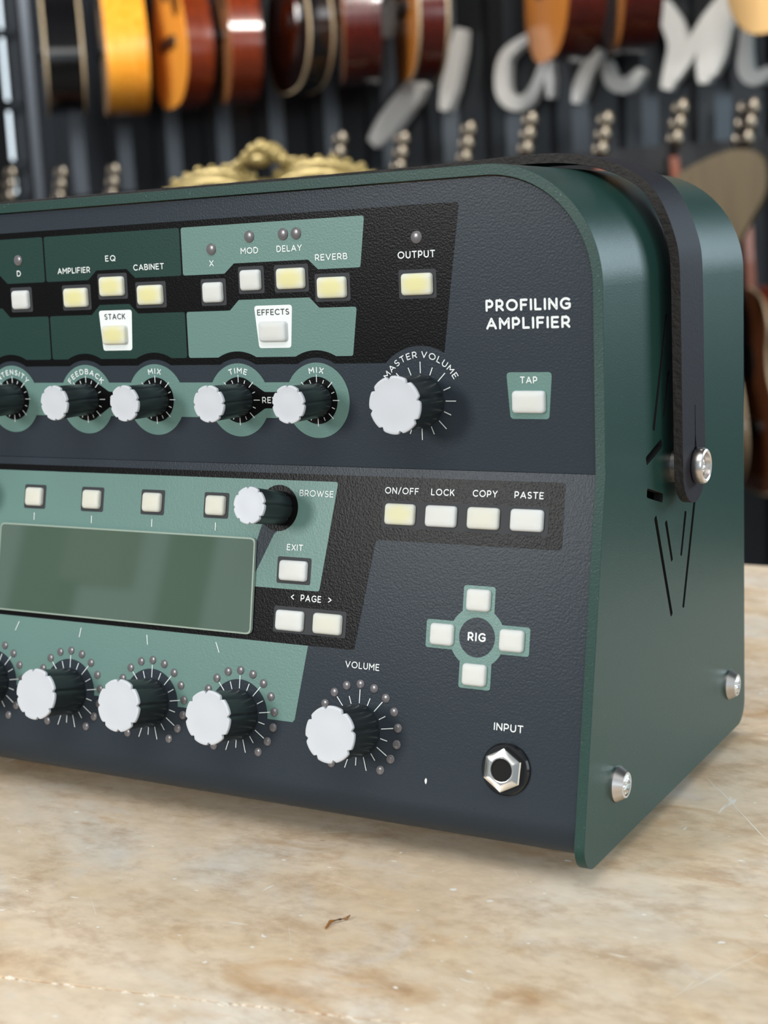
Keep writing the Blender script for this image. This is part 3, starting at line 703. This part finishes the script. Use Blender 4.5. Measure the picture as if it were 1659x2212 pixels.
for i in range(ns - 1):
    for k in range(4): (out_f if k in (0, 2) else edge_f).append((4 * i + k, 4 * i + 4 + k, 4 * i + 4 + (k + 1) % 4, 4 * i + (k + 1) % 4))
mb.add(vs, out_f, 'strap'); mb.add(vs, edge_f, 'suede')
tip = [(YC - HW, 150.0), (YC - HW, 108)] + [(YC + HW * math.cos(math.radians(a)), 108 + (HW - .6) * math.sin(math.radians(a))) for a in range(190, 351, 10)] + [(YC + HW, 108), (YC + HW, 150.0)]
key = [(YC + 1.3 + .35, 129.0), (YC + 1.3 - .35, 129.0), (YC + .9, 119)] + [(YC + 1.3 + 3.4 * math.cos(math.radians(a)), 111.2 + 4.0 * math.sin(math.radians(a))) for a in range(110, 431, 20)] + [(YC + 1.7, 119)]
for x_in, x_out in ((7.0 - TS, 7.0), (-W - 7.0, -W - 7.0 + TS)):
    mb.prism(tip, x_in, x_out, 'strap', holes=[key], mside='suede', axis=lambda y, zz, x: (x, y, zz))
st = mb.build('carrying_strap', amp, smooth=40, bevel=(.5, 2))
bm = bmesh.new(); bm.from_mesh(st.data)
bmesh.ops.delete(bm, geom=[f for f in bm.faces if all(abs(v.co.z - .150) < 1e-6 for v in f.verts)], context='FACES'); bmesh.ops.recalc_face_normals(bm, faces=bm.faces); bm.to_mesh(st.data); bm.free()
put(st, FW); st['label'] = 'black leather carrying strap'
def stud(x0, sgn):
    T_ = lambda x, y, zz: (x0 + sgn * zz, AX + x, AZ + y)
    mb = MB(); mb.lathe([(5.6, 0), (5.6, 2.2), (3.2, 2.2), (3.2, 7.0), (3.8, 7.0), (5.7, 7.3), (5.9, 7.8), (5.9, 9.7), (5.5, 10.5), (4.9, 10.8), (4.3, 10.5), (4.0, 9.0), (.05, 8.8)], 'steel', 48, T=T_)
    o = mb.build('strap_stud', st, smooth=35); o['label'] = 'brushed steel strap stud'
    mb = MB(); mb.lathe([(2.2, 8.8), (2.2, 9.4), (1.6, 9.6), (1.4, 8.9), (.05, 8.85)], 'bright', 6, T=T_); mb.build('hex_socket', o, smooth=0); return o
stud(0, 1)

# ================================================================ background
# ---- guitars
def crom(pts, n=6):
    out = []
    for i in range(len(pts) - 1):
        p0, p1, p2, p3 = (Vector(pts[max(i - 1, 0)]), Vector(pts[i]), Vector(pts[i + 1]), Vector(pts[min(i + 2, len(pts) - 1)]))
        for k in range(n):
            t_ = k / n; out.append(tuple(.5 * ((2 * p1) + (p2 - p0) * t_ + (2 * p0 - 5 * p1 + 4 * p2 - p3) * t_ ** 2 + (3 * p1 - p0 - 3 * p2 + p3) * t_ ** 3)))
    return out + [tuple(pts[-1])]
HALF = crom([(0, 0), (95, 10), (165, 58), (193, 130), (172, 215), (132, 285), (128, 345), (146, 405), (118, 462), (50, 488), (0, 490)])
BODY = HALF + [(-x, y) for x, y in reversed(HALF[1:-1])]
TEMPL = {}
def wood(name, c1, c2, rough=.22, coat=.6):
    m = mat(name, c1, rough, coat=coat); nt = m.node_tree; b = nt.nodes['Principled BSDF']
    tc = nt.nodes.new('ShaderNodeTexCoord'); mp = nt.nodes.new('ShaderNodeMapping'); mp.inputs['Scale'].default_value = (60, 60, 2.5)
    n_ = nt.nodes.new('ShaderNodeTexNoise'); n_.inputs['Scale'].default_value = 1.5; r_ = nt.nodes.new('ShaderNodeValToRGB')
    r_.color_ramp.elements[0].color = (*c1, 1); r_.color_ramp.elements[1].color = (*c2, 1); r_.color_ramp.elements[0].position = .35; r_.color_ramp.elements[1].position = .65
    nt.links.new(tc.outputs['Object'], mp.inputs['Vector']); nt.links.new(mp.outputs['Vector'], n_.inputs['Vector']); nt.links.new(n_.outputs['Fac'], r_.inputs['Fac']); nt.links.new(r_.outputs['Color'], b.inputs['Base Color'])
    return m
M['amber'] = wood('amber_spruce', lin(222, 140, 48), lin(240, 168, 70)); M['honey'] = wood('honey_maple', lin(222, 140, 32), lin(238, 164, 58))
M['redwood'] = wood('red_mahogany', lin(92, 32, 11), lin(118, 44, 15)); M['darkred'] = wood('dark_red_mahogany', lin(58, 14, 9), lin(80, 22, 12))
M['tan'] = wood('tan_spruce', lin(196, 148, 92), lin(214, 168, 110)); M['brown'] = wood('brown_rosewood', lin(70, 38, 22), lin(96, 54, 30))
M['orange'] = wood('orange_cedar', lin(178, 104, 36), lin(196, 122, 48)); M['buff'] = wood('pale_spruce', lin(226, 180, 118), lin(236, 196, 136))
M['jet'] = mat('black_lacquer', lin(12, 12, 13), .15, coat=.5); M['cream'] = mat('cream_binding', lin(176, 156, 124), .4); M['pink'] = wood('pale_maple_top', lin(204, 164, 120), lin(220, 180, 140))
M['ebony'] = mat('ebony', lin(26, 20, 18), .4); M['tuner'] = mat('nickel_tuner', lin(158, 146, 128), .35, 1.0); M['guard'] = mat('tortoise_guard', lin(34, 24, 18), .2); M['mhead'] = wood('mahogany_neck', lin(120, 62, 40), lin(146, 84, 58))
M['copper'] = wood('copper_cedar', lin(150, 92, 50), lin(170, 110, 64))

def guitar(label, group, loc, psi, top, side, bind='cream', depth=105, tilt=0.0, scale=1.0, guard=True, small_head=False, resonator=False):
    """a guitar standing on the point loc (mm), its face turned psi degrees away from the camera, to the left"""
    D = Vector((160 - loc[0], -403 - loc[1])).normalized(); Lf = Vector((D.y, -D.x)); 
    N = D * math.cos(math.radians(psi)) + Lf * math.sin(math.radians(psi))
    phi = math.atan2(N.x, -N.y)
    g = empty('acoustic_guitar', wpt(*loc)); tag(g, label, 'guitar', group)
    g.rotation_euler = (Matrix.Rotation(phi, 3, 'Z') @ Matrix.Rotation(tilt, 3, 'X')).to_euler(); g.scale = (scale,) * 3
    key = (top, side, bind, depth, guard, small_head, resonator)
    if key in TEMPL:
        for ch in TEMPL[key].children: copy_thing(ch, g)
        return g
    TEMPL[key] = g; d = depth / 2
    AXF = lambda x, zz, y: (x, -y, zz)
    ins = lambda k: [(x * k, 245 + (y - 245) * k) for x, y in BODY]
    mb = MB(); mb.prism(ins(.992), -d, d, side, axis=AXF); bd = mb.build('body', g, smooth=40, bevel=(3, 2))
    mb = MB(); mb.prism(ins(.985), d, d + 1.2, top, axis=AXF); mb.build('soundboard', g, smooth=0)
    if bind:
        for s0 in (d - 5, -d - .8):
            mb = MB(); k1, k0 = ins(1.0), ins(.975); n_ = len(k1); vs = []
            mb.prism(k1, s0, s0 + 5.8, bind, holes=[k0], axis=AXF); mb.build('binding', g, smooth=40)
    if resonator:
        mb = MB(); mb.lathe([(118, d + 1), (118, d + 5), (104, d + 9), (70, d + 5), (40, d + 11), (10, d + 14)], 'chrome', 40, lambda t: 1, c=(0, 175), T=AXF); mb.build('resonator_cover', g, smooth=40)
    else:
        mb = MB(); mb.lathe([(52, d + 1.0), (52, d + 1.6)], 'ebony', 40, c=(0, 318), T=AXF); mb.build('sound_hole', g)
    mb = MB(); mb.prism(rounded([(-75, 150), (75, 150), (70, 178), (-70, 178)], 10), d + 1, d + 9, 'ebony', axis=AXF); mb.build('bridge', g, bevel=(2, 2))
    if guard:
        mb = MB(); mb.prism(crom([(50, 300), (60, 250), (95, 215), (125, 235), (110, 290), (64, 350), (50, 300)]), d + 1.2, d + 2.4, 'guard', axis=AXF); mb.build('pickguard', g)
    nk = 790 if not small_head else 790
    mb = MB(); mb.prism([(-28, 470), (28, 470), (22, nk), (-22, nk)], d - 20, d + 2, 'mhead', axis=AXF); mb.prism([(-27, 350), (27, 350), (21, nk), (-21, nk)], d + 2, d + 8, 'ebony', axis=AXF); mb.build('neck', g, bevel=(4, 2))
    hl = 150 if not small_head else 120
    HA = math.radians(14)
    def HT(x, zz, y): return (x, -(d - 8 + y) + math.sin(HA) * (zz - nk), nk + (zz - nk) * math.cos(HA))
    mb = MB(); mb.prism(rounded([(-22, nk - 6), (22, nk - 6), (34, nk + 25), (34, nk + hl), (-34, nk + hl), (-34, nk + 25)], 6), -7, 8, 'ebony', axis=HT); hd = mb.build('headstock', g, bevel=(2, 2))
    for sx in (-1, 1):
        for k in range(3):
            mb = MB(); zt = nk + 36 + k * (hl - 50) / 2
            c = HT(sx * 44, zt, 0); mb.ball(c, 13, 'tuner', 10, (.9, .9, 1.7)); c2 = HT(sx * 30, zt, -10); mb.ball(c2, 8, 'tuner', 8, (.9, .9, 1.1)); c3 = HT(sx * 22, zt, 10); mb.ball(c3, 5, 'tuner', 8); mb.build('tuner', g, smooth=60)
    return g
UP = 'acoustic guitars hanging in the upper row'
UPY = 2800
guitar('black guitar with cream binding edge-on, leftmost in the upper row on the wall', UP, (-2659, UPY, 612), 88.5, 'jet', 'jet', 'cream', 100)
guitar('honey blonde guitar seen from its side, next to the black guitar at the left', UP, (-2450, UPY, 592), 86, 'pink', 'honey', None, 105)
guitar('amber-topped guitar with dark pickguard and red-brown side in the upper row', UP, (-2252, UPY, 590), 75.5, 'amber', 'redwood', None, 68)
guitar('red-brown sided guitar with a narrow slice of tan top, right of the amber guitar', UP, (-2081, UPY, 586), 82, 'copper', 'redwood', None, 76)
guitar('black resonator guitar with a shiny chrome cover plate', UP, (-1892, UPY, 596), 73.5, 'jet', 'jet', 'cream', 62, guard=False, resonator=True)
guitar('dark brown guitar with copper edge, between the resonator and the cream-bound guitar', UP, (-1723, UPY, 599), 86, 'copper', 'darkred', None, 85)
guitar('orange-topped guitar with thick cream binding on a dark side', UP, (-1552, UPY, 590), 80.5, 'orange', 'darkred', 'cream', 70)
guitar('broad orange cedar-topped guitar hanging over the curved white letter', UP, (-1185, UPY, 596), 74.5, 'orange', 'darkred', None, 84, guard=False)
guitar('narrow orange slice of a dark red guitar with a bright glint, near the right', UP, (-1028, UPY, 600), 81.5, 'orange', 'darkred', None, 80, guard=False)
guitar('pale tan-topped guitar cut off by the right edge of the photo', UP, (-670, UPY, 600), 56, 'buff', 'darkred', None, 100, guard=False)
LOW = 'guitars standing in the lower rack'
lows = [(-2836, 437), (-2648, 424), (-2460, 418), (-1734, 442), (-1559, 428), (-1379, 436), (-1220, 444), (-1035, 428), (-860, 438), (-711, 425)]
ll = ['leftmost headstock in the lower row, beside the bright window strip', 'copper-lit headstock below the honey blonde guitar', 'headstock just left of the gilded chair crest', 'headstock just right of the gilded chair crest, under the white slanted stroke', 'dim headstock third from the gilded chair, left of the strap', 'pale headstock rising right above the top of the leather strap', 'dark headstock behind the strap arch, below the white stroke', 'bright tuners of the headstock above the green rounded corner', 'headstock with the tallest bright row of tuners, above the tan board at right', 'brown guitar body with pale binding cut off by the right edge, behind the green amplifier']
for (x, zc), lb in zip(lows, ll):
    s_ = .93; zt = zc + 45
    h_ = (790 + 120) * s_
    guitar(lb, LOW, (x - 18, 2850, zt - h_ + 6), 78 if x < -800 else 70, 'brown' if x > -800 else 'amber', 'redwood' if x > -800 else 'brown', 'cream', 104, 0.05, s_, False, True)

# ---- rack rail the lower row leans on
mb = MB(); mb.box((-2950, 3010, 345), (-500, 3060, 410), 'blackmetal'); o = mb.build('rail', None); o.location.z = OZ
rk = empty('guitar_rack', wpt(-1850, 3035, FZ)); o.parent = rk; o.location = (1.85, -3.035, .766); tag(rk, 'long black rack rail along the wall behind the lower guitars', 'rack')
for x in (-2930, -2350, -1550, -560):
    mb = MB(); mb.box((x - 20, 3015, FZ), (x + 20, 3055, 345), 'blackmetal'); q = mb.build('post', rk, org=(-1850, 3035, FZ))
mb = MB(); mb.box((-2950, 2740, FZ + 60), (-500, 3010, FZ + 100), 'blackmetal'); mb.build('shelf', rk, org=(-1850, 3035, FZ))

# ---- unidentified tan shape at the right, as a rounded board on an added pole
M['dulltan'] = wood('dull_tan_wood', lin(80, 66, 42), lin(92, 77, 50), .5, 0)
ms = empty('tan_board', wpt(-850, 2600, FZ)); tag(ms, 'tan rounded wooden board on a pole behind the right shoulder of the amplifier', 'stand')
mb = MB(); pts = crom([(-95, -150), (-120, -60), (-100, 10), (-30, 48), (40, 62), (85, 40), (92, -20), (60, -80), (20, -150)])
mb.prism(pts, -14, 14, 'dulltan', axis=lambda x, zz, y: (-768 + x, 2600 - y, 300 + zz)); mb.build('board', ms, smooth=40, bevel=(6, 3), org=(-850, 2600, FZ))
mb = MB(); mb.tube([(-850, 2620, FZ + 20), (-850, 2620, 260)], 12, 'blackmetal', 10); mb.build('pole', ms, org=(-850, 2600, FZ))
mb = MB(); mb.lathe([(150, 0), (150, 12), (20, 30)], 'blackmetal', 32, c=(-850, 2620), T=lambda x, y, zz: (x, y, zz + FZ)); mb.build('base', ms, org=(-850, 2600, FZ))

# ---- gilded carved chair behind the amplifier
M['gold'] = mat('gilded_carving', lin(158, 138, 86), .4, .6, bump=(60, .6, .004))
M['velvet'] = mat('dark_velvet', lin(60, 50, 34), .8)
CX, CY = -930, 1200; corg = (CX, CY, FZ)
gc = empty('gilded_chair', wpt(*corg)); tag(gc, 'gilded carved chair crest with scrolls behind the amplifier', 'chair')
def Cp(x, zz, y=0): return (CX + x, CY + y, zz)
mb = MB()
def arch(k, r, y, m=10):
    for s_ in (-1, 1): mb.tube([Cp(s_ * (80 + 104 * k * math.cos(math.radians(a))), 222 + 78 * k * math.sin(math.radians(a)), y) for a in range(-10, 176, 6)], r, 'gold', m)
arch(1.0, 8, 0); arch(.84, 10, -7); arch(.62, 7, -4); arch(.42, 9, -8); arch(.2, 8, -6)
for s_ in (-1, 1):
    for a in range(12, 165, 11): mb.ball(Cp(s_ * (80 + 113 * math.cos(math.radians(a))), 222 + 85 * math.sin(math.radians(a))), 5.5 if a % 2 else 7, 'gold', 8)
    mb.tube([Cp(s_ * (183 + 6 * math.sin(k * .5)), 222 - 40 * k) for k in range(0, 14)], 16, 'gold', 10)
mb.build('crest_rail', gc, smooth=60, org=corg)
mb = MB()                                                    # pierced centre ornament
for s_ in (-1, 1):
    mb.tube([Cp(s_ * (4 + 40 * math.sin(math.radians(a))), 283 - 40 * math.cos(math.radians(a)) + 2) for a in range(10, 171, 10)], [7 + 3 * math.sin(k * .9) for k in range(17)], 'gold', 8)
    mb.tube([Cp(s_ * (44 + 14 * math.cos(math.radians(a))), 294 + 14 * math.sin(math.radians(a))) for a in range(-120, 200, 20)], 5.5, 'gold', 8)
    for k in range(3): mb.ball(Cp(s_ * (12 + 11 * k), 322 - 7 * k, -6), 9 - k, 'gold', 8, (1, 1, 1.3))
mb.ball(Cp(0, 326, -4), 10, 'gold', 10, (1, 1, 1.2)); mb.ball(Cp(0, 311, -8), 11, 'gold', 10, (1.5, 1, .8)); mb.ball(Cp(0, 278, -6), 9, 'gold', 10, (2.2, 1, .6)); mb.ball(Cp(0, 252, -6), 14, 'gold', 10, (1.6, 1, .8))
mb.build('crest_ornament', gc, smooth=60, org=corg)
mb = MB(); mb.prism(rounded([(-165, -260), (165, -260), (165, 205), (-165, 205)], 40), -15, 15, 'velvet', axis=lambda x, zz, y: Cp(x, zz, -y + 4)); mb.build('back_cushion', gc, bevel=(10, 3), org=corg)
mb = MB(); mb.prism(rounded([(-230, -480), (230, -480), (210, 20), (-210, 20)], 30), -350, -290, 'velvet', axis=lambda x, y, zz: Cp(x, zz, y)); mb.build('seat', gc, bevel=(15, 3), org=corg)
for x, y, z1 in ((-200, -450, -350), (200, -450, -350), (-180, 0, -300), (180, 0, -300)):
    mb = MB(); mb.tube([Cp(x, FZ, y), Cp(x, FZ + 60, y), Cp(x, -500, y), Cp(x, z1, y)], [14, 20, 16, 26], 'gold', 10); mb.build('leg', gc, org=corg)

# ---- white cut-out letters on the corrugated wall
M['letter'] = mat('white_letter_board', lin(236, 234, 229), .55)
def letter(label, strokes, Y=3045):
    xs = [p[0] for s_ in strokes for p in s_[0]]; zs = [p[1] for s_ in strokes for p in s_[0]]
    org = (sum(xs) / len(xs), Y, min(zs)); mb = MB()
    for k, (pts, wd) in enumerate(strokes):
        pts = crom(pts, 5) if len(pts) > 2 else [pts[0], tuple((a + b) / 2 for a, b in zip(*pts)), pts[1]]
        n_ = len(pts); ls = []; rs = []
        for i, p in enumerate(pts):
            d_ = (Vector(pts[min(i + 1, n_ - 1)]) - Vector(pts[max(i - 1, 0)])).normalized(); nn = Vector((-d_.y, d_.x))
            q = wd * .5 * min(1, .55 + 1.5 * min(i, n_ - 1 - i) / max(1, n_ - 1)); ls.append(tuple(Vector(p) + nn * q)); rs.append(tuple(Vector(p) - nn * q))
        mb.prism(rounded(ls + rs[::-1], wd * .2, 3), k * 1.5, 37 + k * 1.5, 'letter', axis=lambda x, zz, y: (x, Y + 37 - y, zz))
    o = mb.build('wall_letter', None, smooth=40, org=org); o.location = wpt(*org); tag(o, label, 'letter', 'white letters on the corrugated wall'); return o
letter('white letter stroke running diagonally down left, below the cream-bound guitar', [([(-1690, 625), (-1760, 560), (-1842, 480)], 62)])
letter('white letter top cut off by the photo edge above the dark brown guitar', [([(-1828, 840), (-1800, 745)], 50), ([(-1760, 836), (-1796, 745)], 34)])
letter('upright white letter stroke just right of the cream-bound guitar', [([(-1572, 740), (-1600, 640), (-1628, 545)], 44)])
letter('curved white C-shaped letter partly behind the broad orange guitar', [([(-1380, 700), (-1450, 660), (-1462, 580), (-1430, 545), (-1385, 560), (-1340, 640)], 36)])
letter('short upright white letter below the broad orange guitar', [([(-1336, 640), (-1334, 548)], 24)])
letter('slanted white letter foot between the two orange guitars', [([(-1205, 650), (-1245, 590), (-1268, 530)], 34)])
letter('small white cup-shaped letter below the glinting dark red guitar', [([(-1190, 620), (-1172, 572), (-1135, 560), (-1098, 590)], 36)])
letter('large white crossed letter with three strokes near the right edge', [([(-1050, 740), (-1010, 640), (-1040, 540)], 46), ([(-1020, 560), (-960, 650), (-900, 730)], 34), ([(-925, 690), (-940, 620), (-948, 545)], 42), ([(-890, 740), (-900, 640), (-930, 560)], 34)])
letter('white L-shaped letter at the right edge of the photo', [([(-850, 660), (-852, 570), (-830, 545), (-790, 560)], 34)])

# ---- unseen posts and slabs behind the camera, added to mirror in the display
M['post'] = mat('dark_green_post', lin(38, 50, 42), .6); M['plaster'] = mat('warm_plaster', lin(150, 140, 118), .8)
for k, (x0_, x1_, z0_, z1_, m_) in enumerate(((-2720, -2610, FZ, 2300, 'post'), (-3330, -3130, FZ, 2300, 'post'), (-3130, -2900, 620, 2300, 'plaster'), (-2560, -2330, 900, 2300, 'post'), (-4200, -3330, FZ, 420, 'plaster'))):
    mb = MB(); mb.box((x0_, -3300, z0_), (x1_, -3200, z1_), m_); o = mb.build('reflection_prop_%d' % (k + 1)); o.location.z = OZ; tag(o, kind='structure')

# ---- tall window strip in the left wall
M['frame'] = mat('grey_window_frame', lin(70, 74, 78), .5)
M['outside'] = mat('sunlit_foliage_outside', lin(150, 200, 120), .8)
wd_ = empty('window_1', wpt(WX, 3029, -300)); tag(wd_, 'narrow bright window strip in the dark side wall', kind='structure')
worg = (WX, 3029, -300)
mb = MB()
for zz, hh in ((-290, 10), (420, 12), (515, 14), (690, 13), (900, 9), (1690, 10)): mb.box((WX - 50, 2992, zz - hh), (WX - 10, 3066, zz + hh), 'frame')
mb.box((WX - 50, 2990, -300), (WX - 10, 2995, 1700), 'frame'); mb.box((WX - 50, 3063, -300), (WX - 10, 3068, 1700), 'frame'); mb.build('window_frame', wd_, org=worg)
hb_ = MB()
for i in range(240):
    hb_.ball((-4850 + random.gauss(0, 120), 4760 + random.uniform(-420, 420), FZ + random.uniform(0, 1) ** .6 * 1270), random.uniform(50, 110), 'outside', 6, (1, 1, .8))
o = hb_.build('hedge', None, smooth=0, org=(-4850, 4760, FZ)); o.location = wpt(-4850, 4760, FZ); tag(o, 'bright green hedge outside, low in the window strip', 'hedge')
gm = bpy.data.materials.new('window_glass'); gm.use_nodes = True; gb = gm.node_tree.nodes['Principled BSDF']; gb.inputs['Transmission Weight'].default_value = 1; gb.inputs['Roughness'].default_value = 0; gb.inputs['IOR'].default_value = 1.1
M['glass'] = gm
mb = MB(); mb.box((WX - 34, 2993, -295), (WX - 30, 3065, 1695), 'glass'); mb.build('window_pane', wd_, org=worg)
bpy.context.view_layer.update()
